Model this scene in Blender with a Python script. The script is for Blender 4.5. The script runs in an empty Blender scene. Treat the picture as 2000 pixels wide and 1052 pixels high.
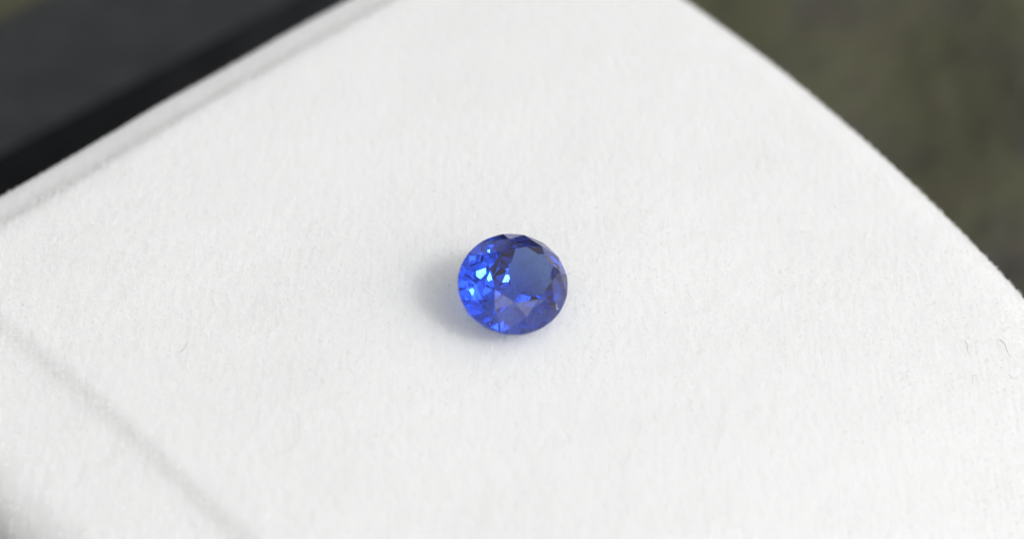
import bpy, bmesh, math, random
import numpy as np
from mathutils import Vector, Matrix

# 1 Blender unit = 1 cm.  The pad's top (under the gem) is z = 0.
R = math.radians
random.seed(4)
rng = np.random.default_rng(11)
sc = bpy.context.scene
C = sc.collection

# ------------------------------------------------------------------ camera
ELEV, DIST = R(42.0), 17.2
cam_d = bpy.data.cameras.new('camera')
cam = bpy.data.objects.new('camera', cam_d)
C.objects.link(cam)
cam.location = (0.0, 0.05 - DIST*math.cos(ELEV), DIST*math.sin(ELEV))
cam.rotation_euler = (math.pi/2 - ELEV, 0, 0)
cam_d.lens = 100
cam_d.sensor_width = 36
cam_d.clip_start = 0.5
cam_d.clip_end = 6000
cam_d.dof.use_dof = True
cam_d.dof.focus_distance = 17.05
cam_d.dof.aperture_fstop = 0.2          # 100 mm lens; scene is in cm, so f/20
cam_d.dof.aperture_blades = 7
sc.camera = cam

# ------------------------------------------------------------------ world, sun, exposure
SUN_EL = R(44)
sun_dir = Vector((0.76, -0.65, 0)).normalized()*math.cos(SUN_EL) + Vector((0, 0, math.sin(SUN_EL)))
w = bpy.data.worlds.new('World'); sc.world = w
w.use_nodes = True
nt = w.node_tree
bg = nt.nodes['Background']
sky = nt.nodes.new('ShaderNodeTexSky')
sky.sky_type = 'NISHITA'; sky.sun_disc = False
sky.sun_elevation = SUN_EL
sky.sun_rotation = math.atan2(sun_dir.x, sun_dir.y)
sky.air_density = 1.0; sky.dust_density = 4.0; sky.ozone_density = 1.0
hs = nt.nodes.new('ShaderNodeHueSaturation')
hs.inputs['Saturation'].default_value = 0.0       # thin cloud: a pale, neutral sky
nt.links.new(sky.outputs[0], hs.inputs['Color'])
nt.links.new(hs.outputs[0], bg.inputs[0])
bg.inputs[1].default_value = 0.15
sun_l = bpy.data.lights.new('sun', 'SUN')
sun_l.energy = 0.75
sun_l.angle = R(7)
sun_l.color = (1.0, 0.993, 0.985)
sun = bpy.data.objects.new('sun', sun_l); C.objects.link(sun)
sun.rotation_euler = sun_dir.to_track_quat('Z', 'Y').to_euler()
sun.location = sun_dir*30
sc.view_settings.view_transform = 'Standard'
sc.view_settings.look = 'None'
sc.view_settings.gamma = 1
sc.view_settings.exposure = -0.05
cy = sc.cycles
cy.max_bounces = 32; cy.diffuse_bounces = 8; cy.glossy_bounces = 16
cy.transmission_bounces = 28; cy.volume_bounces = 0; cy.transparent_max_bounces = 8
cy.caustics_reflective = True; cy.caustics_refractive = True
cy.sample_clamp_indirect = 12; cy.blur_glossy = 0.3
cy.use_denoising = True
try:
    cy.denoiser = 'OPENIMAGEDENOISE'; cy.denoising_input_passes = 'RGB_ALBEDO_NORMAL'
except Exception:
    pass

# ------------------------------------------------------------------ helpers
def tag(o, label=None, cat=None, group=None, kind=None):
    if label: o['label'] = label
    if cat: o['category'] = cat
    if group: o['group'] = group
    if kind: o['kind'] = kind
    return o

def link(name, me, mat, parent=None):
    o = bpy.data.objects.new(name, me); C.objects.link(o)
    if mat: me.materials.append(mat)
    if parent: o.parent = parent
    return o

def empty(name, loc=(0, 0, 0), rot=(0, 0, 0)):
    o = bpy.data.objects.new(name, None); C.objects.link(o)
    o.location = loc; o.rotation_euler = rot
    o.empty_display_size = 0.3
    return o

def mesh(name, verts, faces, smooth=False):
    me = bpy.data.meshes.new(name)
    me.from_pydata([tuple(map(float, v)) for v in verts], [], [tuple(int(i) for i in f) for f in faces])
    me.update()
    if smooth:
        me.polygons.foreach_set('use_smooth', [True]*len(me.polygons))
    return me

def material(name):
    m = bpy.data.materials.new(name); m.use_nodes = True
    n = m.node_tree.nodes; n.clear()
    out = n.new('ShaderNodeOutputMaterial')
    return m, n, m.node_tree.links, out

def vnoise(x, y, seed):
    """smooth value noise, numpy"""
    r = np.random.default_rng(seed).random((64, 64))
    xi = np.floor(x).astype(int); yi = np.floor(y).astype(int)
    fx = x-xi; fy = y-yi
    fx = fx*fx*(3-2*fx); fy = fy*fy*(3-2*fy)
    a = r[xi % 64, yi % 64]; b = r[(xi+1) % 64, yi % 64]
    c = r[xi % 64, (yi+1) % 64]; d = r[(xi+1) % 64, (yi+1) % 64]
    return (a*(1-fx)+b*fx)*(1-fy)+(c*(1-fx)+d*fx)*fy

# ------------------------------------------------------------------ materials
def mat_velvet_base():
    m, n, l, out = material('velvet_backing')
    p = n.new('ShaderNodeBsdfPrincipled')
    p.inputs['Base Color'].default_value = (0.86, 0.86, 0.858, 1)
    p.inputs['Roughness'].default_value = 0.9
    p.inputs['Subsurface Weight'].default_value = 1.0
    p.inputs['Subsurface Radius'].default_value = (1.0, 0.98, 0.95)
    p.inputs['Subsurface Scale'].default_value = 0.3
    p.inputs['Sheen Weight'].default_value = 0.2
    p.inputs['Sheen Roughness'].default_value = 0.4
    tc = n.new('ShaderNodeTexCoord'); no = n.new('ShaderNodeTexNoise')
    mp = n.new('ShaderNodeMapping'); mp.inputs['Scale'].default_value = (24, 9, 9)   # knitted columns run along y
    no.inputs['Scale'].default_value = 1.0; no.inputs['Detail'].default_value = 2
    b = n.new('ShaderNodeBump'); b.inputs['Strength'].default_value = 1.0; b.inputs['Distance'].default_value = 0.022
    l.new(tc.outputs['Object'], mp.inputs['Vector']); l.new(mp.outputs[0], no.inputs['Vector']); l.new(no.outputs['Fac'], b.inputs['Height'])
    l.new(b.outputs[0], p.inputs['Normal']); l.new(p.outputs[0], out.inputs[0])
    return m

def mat_pile():
    m, n, l, out = material('velvet_pile')
    d = n.new('ShaderNodeBsdfDiffuse'); t = n.new('ShaderNodeBsdfTranslucent'); g = n.new('ShaderNodeBsdfGlossy')
    for s in (d, t): s.inputs['Color'].default_value = (0.93, 0.93, 0.925, 1)
    g.inputs['Roughness'].default_value = 0.28; g.inputs['Color'].default_value = (0.9, 0.9, 0.9, 1)
    a = n.new('ShaderNodeMixShader'); a.inputs[0].default_value = 0.3
    l.new(d.outputs[0], a.inputs[1]); l.new(t.outputs[0], a.inputs[2])
    b = n.new('ShaderNodeMixShader'); b.inputs[0].default_value = 0.035
    l.new(a.outputs[0], b.inputs[1]); l.new(g.outputs[0], b.inputs[2])
    l.new(b.outputs[0], out.inputs[0])
    return m

def mat_leatherette():
    m, n, l, out = material('black_leatherette')
    p = n.new('ShaderNodeBsdfPrincipled')
    tc = n.new('ShaderNodeTexCoord'); vo = n.new('ShaderNodeTexVoronoi'); vo.inputs['Scale'].default_value = 14
    no = n.new('ShaderNodeTexNoise'); no.inputs['Scale'].default_value = 3.0; no.inputs['Detail'].default_value = 4
    cr = n.new('ShaderNodeValToRGB')
    cr.color_ramp.elements[0].position = 0.3; cr.color_ramp.elements[0].color = (0.011, 0.012, 0.014, 1)
    cr.color_ramp.elements[1].position = 0.7; cr.color_ramp.elements[1].color = (0.022, 0.023, 0.025, 1)
    b = n.new('ShaderNodeBump'); b.inputs['Strength'].default_value = 0.4; b.inputs['Distance'].default_value = 0.02
    l.new(tc.outputs['Object'], vo.inputs['Vector']); l.new(tc.outputs['Object'], no.inputs['Vector'])
    l.new(no.outputs['Fac'], cr.inputs[0]); l.new(cr.outputs[0], p.inputs['Base Color'])
    l.new(vo.outputs['Distance'], b.inputs['Height']); l.new(b.outputs[0], p.inputs['Normal'])
    p.inputs['Roughness'].default_value = 0.55
    l.new(p.outputs[0], out.inputs[0])
    return m

def mat_sapphire():
    m, n, l, out = material('blue_sapphire')
    g = n.new('ShaderNodeBsdfGlass'); g.inputs['IOR'].default_value = 1.77
    g.inputs['Roughness'].default_value = 0.0; g.inputs['Color'].default_value = (1, 1, 1, 1)
    v = n.new('ShaderNodeVolumeAbsorption')
    v.inputs['Color'].default_value = (0.15, 0.42, 0.855, 1); v.inputs['Density'].default_value = 5.9
    l.new(g.outputs[0], out.inputs['Surface']); l.new(v.outputs[0], out.inputs['Volume'])
    return m

def mat_girdle():
    m, n, l, out = material('frosted_girdle')
    g = n.new('ShaderNodeBsdfGlass'); g.inputs['IOR'].default_value = 1.77
    g.inputs['Roughness'].default_value = 0.35
    v = n.new('ShaderNodeVolumeAbsorption')
    v.inputs['Color'].default_value = (0.15, 0.42, 0.855, 1); v.inputs['Density'].default_value = 5.9
    l.new(g.outputs[0], out.inputs['Surface']); l.new(v.outputs[0], out.inputs['Volume'])
    return m

def mat_flat(name, col, rough=0.7):
    m, n, l, out = material(name)
    p = n.new('ShaderNodeBsdfPrincipled')
    p.inputs['Base Color'].default_value = (*col, 1); p.inputs['Roughness'].default_value = rough; p.inputs['Specular IOR Level'].default_value = 0.5 if rough < 0.8 else 0.08
    l.new(p.outputs[0], out.inputs[0])
    return m

def mat_ground():
    m, n, l, out = material('mossy_soil')
    p = n.new('ShaderNodeBsdfPrincipled'); p.inputs['Roughness'].default_value = 0.95
    tc = n.new('ShaderNodeTexCoord')
    a = n.new('ShaderNodeTexNoise'); a.inputs['Scale'].default_value = 0.55; a.inputs['Detail'].default_value = 5
    a.inputs['Roughness'].default_value = 0.6
    cr = n.new('ShaderNodeValToRGB'); e = cr.color_ramp.elements
    e[0].position = 0.30; e[0].color = (0.040, 0.041, 0.042, 1)
    e[1].position = 0.72; e[1].color = (0.105, 0.085, 0.055, 1)
    x = e.new(0.44); x.color = (0.066, 0.062, 0.046, 1)
    x = e.new(0.56); x.color = (0.080, 0.080, 0.044, 1)
    x = e.new(0.64); x.color = (0.082, 0.082, 0.048, 1)
    l.new(tc.outputs['Object'], a.inputs['Vector']); l.new(a.outputs['Fac'], cr.inputs[0])
    b = n.new('ShaderNodeTexNoise'); b.inputs['Scale'].default_value = 4; b.inputs['Detail'].default_value = 6
    bu = n.new('ShaderNodeBump'); bu.inputs['Strength'].default_value = 0.8; bu.inputs['Distance'].default_value = 0.2
    l.new(tc.outputs['Object'], b.inputs['Vector']); l.new(b.outputs['Fac'], bu.inputs['Height'])
    l.new(bu.outputs[0], p.inputs['Normal'])
    l.new(cr.outputs[0], p.inputs['Base Color']); l.new(p.outputs[0], out.inputs[0])
    return m

# ------------------------------------------------------------------ ground
GZ = -4.2
gx = np.concatenate([-np.geomspace(3000, 16, 14), np.linspace(-14, 14, 113), np.geomspace(16, 3000, 14)])
X, Y = np.meshgrid(gx, gx, indexing='ij')
near = np.clip(1-(np.hypot(X, Y)-12)/8, 0, 1)
Z = GZ + near*(0.5*(vnoise(X*0.6+20, Y*0.6+20, 1)-1) + 0.22*(vnoise(X*1.7+20, Y*1.7+20, 2)-1))
hole = np.clip((np.maximum(np.abs(X*0.731+Y*0.682+0.2), np.abs(X*0.682-Y*0.731+2.5)*0.6)-3.4)/1.0, 0, 1)  # flat under the box
Z = GZ - 0.02 + (Z-GZ)*hole
n1 = len(gx)
idx = np.arange(n1*n1).reshape(n1, n1)
F = np.stack([idx[:-1, :-1], idx[1:, :-1], idx[1:, 1:], idx[:-1, 1:]], -1).reshape(-1, 4)
ground = link('ground', mesh('ground', np.stack([X, Y, Z], -1).reshape(-1, 3), F, True), mat_ground())
tag(ground, 'dark mossy olive brown ground far out of focus behind the pad', kind='structure')

# ------------------------------------------------------------------ pad (its own axes: a towards the far right, b towards the near right)
A = np.array([0.731, 0.682]); B = np.array([0.682, -0.731])
A0, B0, B1 = -3.30, -3.02, 4.1
CA, CB = -0.2, 0.1                        # centre the mesh rings grow from

def smin(x, y, k):
    h = np.clip(0.5+0.5*(y-x)/k, 0, 1)
    return y*(1-h)+x*h - k*h*(1-h)

def inside(a, b):
    """distance in from the pad's outline (soft rounded corners)"""
    right = 2.91 - 0.163*b - 0.028*b*b - a
    d = smin(right, B1-b, 1.3)
    d = smin(d, a-A0, 0.7)
    return smin(d, b-B0+0.035*(a+2), 0.6)

def ss(x):
    x = np.clip(x, 0, 1); return x*x*(3-2*x)

def pad_z(a, b):
    d = np.maximum(inside(a, b), 0)
    z = -0.013*((a+0.5)**2 + (b+0.6)**2) + 0.013*(0.5**2+0.6**2)
    # far-left border: steps down from the plateau, then a ledge sloping away
    t = (-2.52-0.035*(a+2)-b)
    z -= 0.07*ss(t/0.2) + 0.18*np.maximum(t, 0)
    # near-left crease with the border rolling away beyond it
    w_ = a+2.46+0.03*np.sin(b*1.3)
    z -= 0.075*ss(0.5-w_/0.07) + 0.02*ss(-w_/0.8)
    z -= 0.035*np.maximum(b-1.7, 0)**2
    # soft dents of the padding
    z += 0.030*(vnoise(a*0.9+30, b*0.9+30, 5)-0.5) + 0.008*(vnoise(a*2.6+30, b*2.6+30, 6)-0.5)
    # rounded rim
    rr = np.where(b < -2.4, 0.14, 0.32)
    q = np.clip((rr-d)/rr, 0, 1)
    z -= rr*(1-np.sqrt(np.maximum(1-q*q, 0)))
    return z

def ab2xy(a, b):
    return a*A[0]+b*B[0], a*A[1]+b*B[1]

NTH = 560
th = np.linspace(0, 2*np.pi, NTH, endpoint=False)
lo = np.zeros(NTH); hi = np.full(NTH, 7.0)
for _ in range(40):
    mid = (lo+hi)/2
    ins = inside(CA+mid*np.cos(th), CB+mid*np.sin(th)) > 0
    lo = np.where(ins, mid, lo); hi = np.where(ins, hi, mid)
rim = lo
fr = np.concatenate([np.linspace(0.004, 0.80, 90), np.linspace(0.805, 0.93, 40), 1-0.07*np.cos(np.linspace(0.02, 1, 36)*np.pi/2)])
rings = []
for f_ in fr:
    a = CA+rim*f_*np.cos(th); b = CB+rim*f_*np.sin(th)
    x, y = ab2xy(a, b)
    rings.append(np.stack([x, y, pad_z(a, b)], -1))
last = rings[-1]
ax, ay = ab2xy(CA, CB)
for k, dz in enumerate(np.linspace(0.05, 1.6, 14)):
    bulge = 1+0.012*math.sin(min(dz/0.9, 1)*math.pi) - 0.03*(dz/1.6)**2
    p = last.copy()
    p[:, 0] = ax+(last[:, 0]-ax)*bulge; p[:, 1] = ay+(last[:, 1]-ay)*bulge; p[:, 2] = last[:, 2]-dz
    rings.append(p)
NR = len(rings)
V = np.concatenate(rings)
i0 = (np.arange(NR-1)[:, None]*NTH+np.arange(NTH)[None, :]); i1 = (np.arange(NR-1)[:, None]*NTH+(np.arange(NTH)[None, :]+1) % NTH)
F = np.stack([i0, i0+NTH, i1+NTH, i1], -1).reshape(-1, 4).tolist()
F.append(list(range(NTH)))
F.append([(NR-1)*NTH+k for k in range(NTH)][::-1])
velvet_base = mat_velvet_base()
pad = link('velvet_pad', mesh('velvet_pad', V, F, True), velvet_base)
tag(pad, 'plump white velvet display pad with a creased border, set in the black box', 'pad')

# the pile: short white fibres standing in knitted columns
def pile(n_tuft_x, n_tuft_y):
    px, py = 0.044, 0.056
    xs = np.arange(-4.2, 4.4, px); ys = np.arange(-3.2, 4.6, py)
    gx_, gy_ = np.meshgrid(xs, ys, indexing='ij')
    gx_ = gx_ + 0.012*np.sin(gy_*1.1+gx_*0.7) ; gy_ = gy_ + (np.arange(len(xs)) % 2)[:, None]*py*0.5
    K = 11
    tx = np.repeat(gx_.ravel(), K); ty = np.repeat(gy_.ravel(), K)
    tx += rng.normal(0, 0.0065, tx.size); ty += rng.normal(0, 0.016, ty.size)
    clump = np.repeat(rng.normal(0, 0.17, (gx_.size, 3)), K, 0)      # each tuft leans its own way
    a = tx*A[0]+ty*A[1]; b = tx*B[0]+ty*B[1]
    tid = np.repeat(np.arange(gx_.size), K)
    bare = rng.random(gx_.size) < 0.38                                  # worn gaps between tufts along the rolled border
    keep = (inside(a, b) > 0.004) & ~(bare[tid] & (a + 0.25*rng.standard_normal(a.size) < -2.45))
    a, b, tx, ty = a[keep], b[keep], tx[keep], ty[keep]
    e = 0.01
    za = (pad_z(a+e, b)-pad_z(a-e, b))/(2*e); zb = (pad_z(a, b+e)-pad_z(a, b-e))/(2*e)
    za = np.clip(za, -6, 6); zb = np.clip(zb, -6, 6)
    n = np.stack([-(za*A[0]+zb*B[0]), -(za*A[1]+zb*B[1]), np.ones_like(a)], -1)
    n /= np.linalg.norm(n, axis=1)[:, None]
    loft = (0.65*ss((-a-0.6)/1.6) + 0.75*ss((-a-2.2)/0.5)) * (0.55+0.45*vnoise(tx*3+30, ty*3+30, 24)) + 0.45*(vnoise(tx*0.8+30, ty*0.8+30, 25))**2
    loft += 0.9*ss((b-1.9)/1.3)*vnoise(tx*2.2+30, ty*4+30, 26)
    edge = inside(a, b)
    loft = np.clip(loft, 0, 1.2)*np.where(a > -2.7, ss(edge/0.5), 1)
    root = np.stack([tx, ty, pad_z(a, b)-0.003-0.014*(1-loft)], -1)
    # lay of the pile: drifts slowly over the pad
    ang = -np.pi/2 + 1.6*(vnoise(tx*0.35+30, ty*0.35+30, 21)-0.5)
    lay = np.stack([np.cos(ang), np.sin(ang), np.zeros_like(ang)], -1)
    lean = 0.35+0.25*vnoise(tx*1.5+30, ty*1.5+30, 22)
    d = n + lay*lean[:, None] + clump[keep]*(0.6+0.6*loft)[:, None] + rng.normal(0, 0.13, n.shape)
    d /= np.linalg.norm(d, axis=1)[:, None]
    L = (0.025+0.024*rng.random(len(a)))*(0.85+0.3*vnoise(tx*5+30, ty*5+30, 23))*np.where(a > -2.7, 0.5+0.5*ss(edge/0.4), 1)
    bend = rng.normal(0, 0.35, n.shape)
    pts = np.empty((len(a), 4, 3), np.float32)
    for k, t in enumerate((0, 0.35, 0.7, 1.0)):
        pts[:, k] = root + d*(L*t)[:, None] + bend*(L*t*t*0.5)[:, None]
    rad = np.empty((len(a), 4), np.float32)
    r0 = 0.0008+0.0005*rng.random(len(a))
    for k, t in enumerate((1.0, 1.0, 0.8, 0.3)): rad[:, k] = r0*t
    hc = bpy.data.hair_curves.new('pile')
    hc.add_curves([4]*len(a))
    hc.attributes['position'].data.foreach_set('vector', pts.ravel())
    at = hc.attributes.get('radius') or hc.attributes.new('radius', 'FLOAT', 'POINT')
    at.data.foreach_set('value', rad.ravel())
    o = bpy.data.objects.new('pile', hc); C.objects.link(o)
    hc.materials.append(mat_pile())
    o.parent = pad
    tag(o, kind='stuff')
    return o
pile(0, 0)

# ------------------------------------------------------------------ jewellery box: tray under the pad, lid lying open behind
leather = mat_leatherette()
ROT = math.atan2(A[1], A[0])
def rbox(name, a0, a1, b0, b1, z0, z1, parent, bevel=0.1, mat=None, shear=None):
    bm = bmesh.new()
    bmesh.ops.create_cube(bm, size=1)
    for v in bm.verts:
        a = a0+(v.co.x+0.5)*(a1-a0); b = b0+(v.co.y+0.5)*(b1-b0)
        x, y = ab2xy(a, b); v.co = (x, y, z0+(v.co.z+0.5)*(z1-z0))
    bmesh.ops.bevel(bm, geom=bm.edges[:], offset=bevel, segments=4, affect='EDGES', profile=0.5)
    bmesh.ops.recalc_face_normals(bm, faces=bm.faces)
    me = bpy.data.meshes.new(name); bm.to_mesh(me); bm.free()
    return link(name, me, mat or leather, parent)
box = empty('jewellery_box', (0, 0, GZ))
tag(box, 'black jewellery box under the white pad, its lid opened out flat behind', 'box')
def bpart(*a, **k):
    o = rbox(*a, parent=box, **k); o.location = (0, 0, -GZ)
    return o
bpart('base', -3.05, 2.3, -2.75, 2.9, GZ, -1.35)
lid = bpart('lid', -4.6, 5.2, -6.95, -3.3, GZ, -3.75)
bpart('lid_rim', -4.5, 5.1, -6.93, -6.15, -3.76, -2.6, bevel=0.32)
bpart('shade_lining', -4.3, 4.9, -6.11, -3.45, -3.77, -3.68, bevel=0.03, mat=mat_flat('shade_black_lining', (0.008, 0.008, 0.009), 0.9))  # lid floor, coloured near black to stand in for the gap's shade
bpart('hinge', -2.2, 1.6, -3.35, -2.7, -3.4, -3.1, bevel=0.05)

# ------------------------------------------------------------------ the sapphire
TILT, DIRN, SPIN, GAX, GBX, SEED = R(33), R(50), R(35.7), 0.361, 0.313, 12
PAV = [(16, .196, 1.0, 0, 56), (16, 0, .95, .1, 45), (16, .196, .8, .27, 40), (8, 0, .5, .52, 36)]
def sapphire_mesh():
    AX, BX = GAX, GBX                       # half length, half width
    hc, rt, rs = 0.36, 0.57, 0.78               # crown height, table radius, star-tip radius (unit circle, before scaling)
    ZS = 0.335
    def el(r, ph, z): return Vector((AX*r*math.cos(ph), BX*r*math.sin(ph), ZS*z))
    planes = []
    def plane(p, q, r):
        n = (q-p).cross(r-p).normalized()
        if n.dot(p-Vector((0, 0, -0.05))) < 0: n = -n
        planes.append((p, n))
    st = math.pi/4
    zc = lambda x: hc*(1-x)/(1-rt)
    Tt = [el(rt, k*st, hc) for k in range(8)]
    S = [el(rs, (k+.5)*st, zc(rs*math.cos(st/2))) for k in range(8)]
    G = [el(1, k*st/2, 0) for k in range(16)]
    planes.append((Vector((0, 0, ZS*hc)), Vector((0, 0, 1))))
    for k in range(8):
        k1 = (k+1) % 8
        plane(Tt[k], S[k], S[k-1])                 # kite
        plane(Tt[k], Tt[k1], S[k])                 # star
        plane(S[k], G[2*k], G[2*k+1])              # upper halves
        plane(S[k], G[2*k+1], G[(2*k+2) % 16])
    # pavilion: three rings of facets, offset
    gz = -0.045
    def tier(n, off, r, z, ang):
        for k in range(n):
            ph = off+2*math.pi*k/n + jit.gauss(0, 0.035)
            p = el(r, ph, z)
            nn = Vector((math.cos(ph)/AX, math.sin(ph)/BX, 0)).normalized()
            planes.append((p, (nn*math.sin(ang)-Vector((0, 0, math.cos(ang))) + Vector((jit.gauss(0, .02), jit.gauss(0, .02), 0))).normalized()))
    jit = random.Random(SEED)                   # hand-cut: no two facets quite alike
    for t_ in PAV: tier(t_[0], t_[1], t_[2], gz-t_[3], R(t_[4]))
    bm = bmesh.new()
    N = 128
    top = [bm.verts.new(el(1, 2*math.pi*k/N, 0.8)) for k in range(N)]
    bot = [bm.verts.new(el(1, 2*math.pi*k/N, -1.6)) for k in range(N)]
    bm.faces.new(top); bm.faces.new(bot[::-1])
    for k in range(N):
        bm.faces.new((top[k], bot[k], bot[(k+1) % N], top[(k+1) % N]))
    for p, n in planes:
        g = bm.verts[:]+bm.edges[:]+bm.faces[:]
        res = bmesh.ops.bisect_plane(bm, geom=g, dist=1e-6, plane_co=p, plane_no=n, clear_outer=True)
        cut = [e for e in res['geom_cut'] if isinstance(e, bmesh.types.BMEdge)]
        if cut:
            bmesh.ops.edgeloop_fill(bm, edges=cut) if False else bmesh.ops.contextual_create(bm, geom=cut)
    bmesh.ops.remove_doubles(bm, verts=bm.verts, dist=2e-5)
    bmesh.ops.recalc_face_normals(bm, faces=bm.faces)
    for f in bm.faces:
        f.smooth = False
        f.material_index = 1 if abs(f.normal.z) < 0.02 else 0
    print('GEM faces', len(bm.faces), 'open edges', sum(1 for e in bm.edges if not e.is_manifold))
    me = bpy.data.meshes.new('sapphire'); bm.to_mesh(me); bm.free()
    return me

gem_me = sapphire_mesh()
gem = link('sapphire', gem_me, mat_sapphire())
gem_me.materials.append(mat_girdle())
tag(gem, 'faceted oval blue sapphire lying tilted on the white velvet pad', 'gemstone')
# pose: the table's normal in camera axes, then a turn of the long axis
cr_, cu_, cf_ = Vector((1, 0, 0)), Vector((0, math.sin(ELEV), math.cos(ELEV))), Vector((0, -math.cos(ELEV), math.sin(ELEV)))
tn = (cr_*math.sin(TILT)*math.cos(DIRN) + cu_*math.sin(TILT)*math.sin(DIRN) + cf_*math.cos(TILT)).normalized()
ax_ = (cr_*math.cos(SPIN)+cu_*math.sin(SPIN)); ax_ = (ax_-tn*ax_.dot(tn)).normalized()
ay_ = tn.cross(ax_)
M = Matrix((ax_, ay_, tn)).transposed().to_4x4()
gem.rotation_euler = M.to_euler()
low = min((M @ v.co).z for v in gem_me.vertices)
GX, GY = 0.01, -0.35
gem.location = (GX, GY, -low - 0.012 + float(pad_z(np.array(GX*A[0]+GY*A[1]), np.array(GX*B[0]+GY*B[1]))))

# a tiny pale L-shaped mark on the crown facet at the lower right
def mark():
    n = Vector((0.1285, -0.7449, 0.6547)).normalized()
    u = Vector((0.7386, -0.5762, 0.3501)); u = (u-n*u.dot(n)).normalized()
    v = n.cross(u)
    c = Vector((0.1185, -0.2696, 0.0262)) + n*0.0005
    t, L, Wd = 0.0026, 0.034, 0.018
    out = [(0, 0), (Wd, 0), (Wd, t), (t, t), (t, L), (0, L)]
    V = [c+u*x+v*y for x, y in out]+[c+u*x+v*y-n*0.003 for x, y in out]
    F = [(0, 1, 2, 3), (0, 3, 4, 5), (9, 8, 7, 6), (11, 10, 9, 6)]+[(k, k+6, (k+1) % 6+6, (k+1) % 6) for k in range(6)]
    o = link('l_mark', mesh('l_mark', V, F), mat_flat('pale_mark', (0.62, 0.62, 0.70), 0.5), gem)
    o['label'] = 'tiny pale L-shaped mark on the lower right crown facet'
mark()

# pale specks added as painted glints on the crown and table
def glint_specks():
    q = random.Random(7)
    V, F = [], []
    polys = [p for p in gem_me.polygons if p.normal.z > 0.35]
    wts = [p.area for p in polys]
    for _ in range(46):
        p = q.choices(polys, wts)[0]
        vs = [gem_me.vertices[i].co for i in p.vertices]
        k = q.randrange(1, len(vs)-1)
        r1, r2 = math.sqrt(q.random()), q.random()
        c = vs[0]*(1-r1)+vs[k]*(r1*(1-r2))+vs[k+1]*(r1*r2)
        n = p.normal.copy()
        u = n.orthogonal().normalized(); u.rotate(Matrix.Rotation(q.uniform(0, 6.28), 3, n)); v = n.cross(u)
        a_ = q.uniform(0.0008, 0.0022)*(2.2 if q.random() < 0.25 else 1); b_ = q.uniform(0.0008, 0.0015)
        o = len(V)
        V += [c+u*a_, c+v*b_, c-u*a_, c-v*b_, c+n*b_*0.9]
        F += [(o, o+1, o+4), (o+1, o+2, o+4), (o+2, o+3, o+4), (o+3, o, o+4)]
    tag(link('glint_specks', mesh('glint_specks', V, F), mat_flat('glint_pale', (0.75, 0.75, 0.78), 0.9), gem), kind='stuff')
glint_specks()

# ------------------------------------------------------------------ loose fibres lying on the pile
def fibre(pts, rad, mat, label):
    P = [Vector((x, y, float(pad_z(np.array(x*A[0]+y*A[1]), np.array(x*B[0]+y*B[1])))+0.026+0.008*math.sin(2.1*i)))
         for i, (x, y) in enumerate(pts)]
    # Catmull-Rom through the points
    Q = []
    for i in range(len(P)-1):
        p0, p1, p2, p3 = P[max(i-1, 0)], P[i], P[i+1], P[min(i+2, len(P)-1)]
        for k in range(6):
            t = k/6
            Q.append(0.5*((2*p1)+(p2-p0)*t+(2*p0-5*p1+4*p2-p3)*t*t+(3*p1-p0-3*p2+p3)*t**3))
    Q.append(P[-1])
    V, F = [], []
    for i, q in enumerate(Q):
        d = (Q[min(i+1, len(Q)-1)]-Q[max(i-1, 0)]).normalized()
        u = d.cross(Vector((0, 0, 1))).normalized(); v = d.cross(u)
        r = rad*(1-0.6*(i/(len(Q)-1))**2)
        for k in range(5):
            V.append(q+(u*math.cos(k*1.2566)+v*math.sin(k*1.2566))*r)
    n = len(Q)
    for i in range(n-1):
        for k in range(5):
            F.append((i*5+k, i*5+(k+1) % 5, (i+1)*5+(k+1) % 5, (i+1)*5+k))
    F += [tuple(range(5))[::-1], tuple((n-1)*5+k for k in range(5))]
    o = link('loose_fibre', mesh('loose_fibre', V, F, True), mat)
    return tag(o, label, 'fibre', 'loose fibres lying on the velvet')
dark = mat_flat('grey_fibre', (0.46, 0.45, 0.44), 0.6)
pale = mat_flat('pale_fibre', (0.52, 0.51, 0.50), 0.6)
fibre([(-1.9421, -0.6725), (-1.9174, -0.6464), (-1.912, -0.6028), (-1.9049, -0.5809)], 0.0022, dark,
      'short grey fibre near the crease in the velvet, far left of the blue stone')
fibre([(2.6973, -0.4259), (2.7048, -0.4657), (2.7061, -0.5054), (2.7145, -0.5362)], 0.0017, dark,
      'thin grey fibre just left of the darkest kinked one near the right edge')
fibre([(2.9108, -0.3992), (2.9355, -0.4436), (2.9456, -0.4834), (2.963, -0.5362)], 0.0023, dark,
      'longest and darkest kinked fibre near the right edge of the pad')
fibre([(2.7039, -0.7752), (2.7076, -0.7192), (2.7223, -0.6976), (2.7333, -0.7062), (2.7345, -0.7451), (2.7429, -0.7752)], 0.0014, pale,
      'faint grey fibre bent into a narrow arch near the right edge of the pad')
fibre([(2.9319, -0.6768), (2.9514, -0.7115), (2.9759, -0.6855)], 0.0017, pale,
      'small faint fibre bent into a shallow V near the right edge of the pad')
fibre([(-1.2292, -1.1817), (-1.2115, -1.289), (-1.2119, -1.3871), (-1.2599, -1.4601), (-1.3573, -1.5246)], 0.0012, pale,
      'very faint long hooked hair on the velvet, below and left of the blue stone')
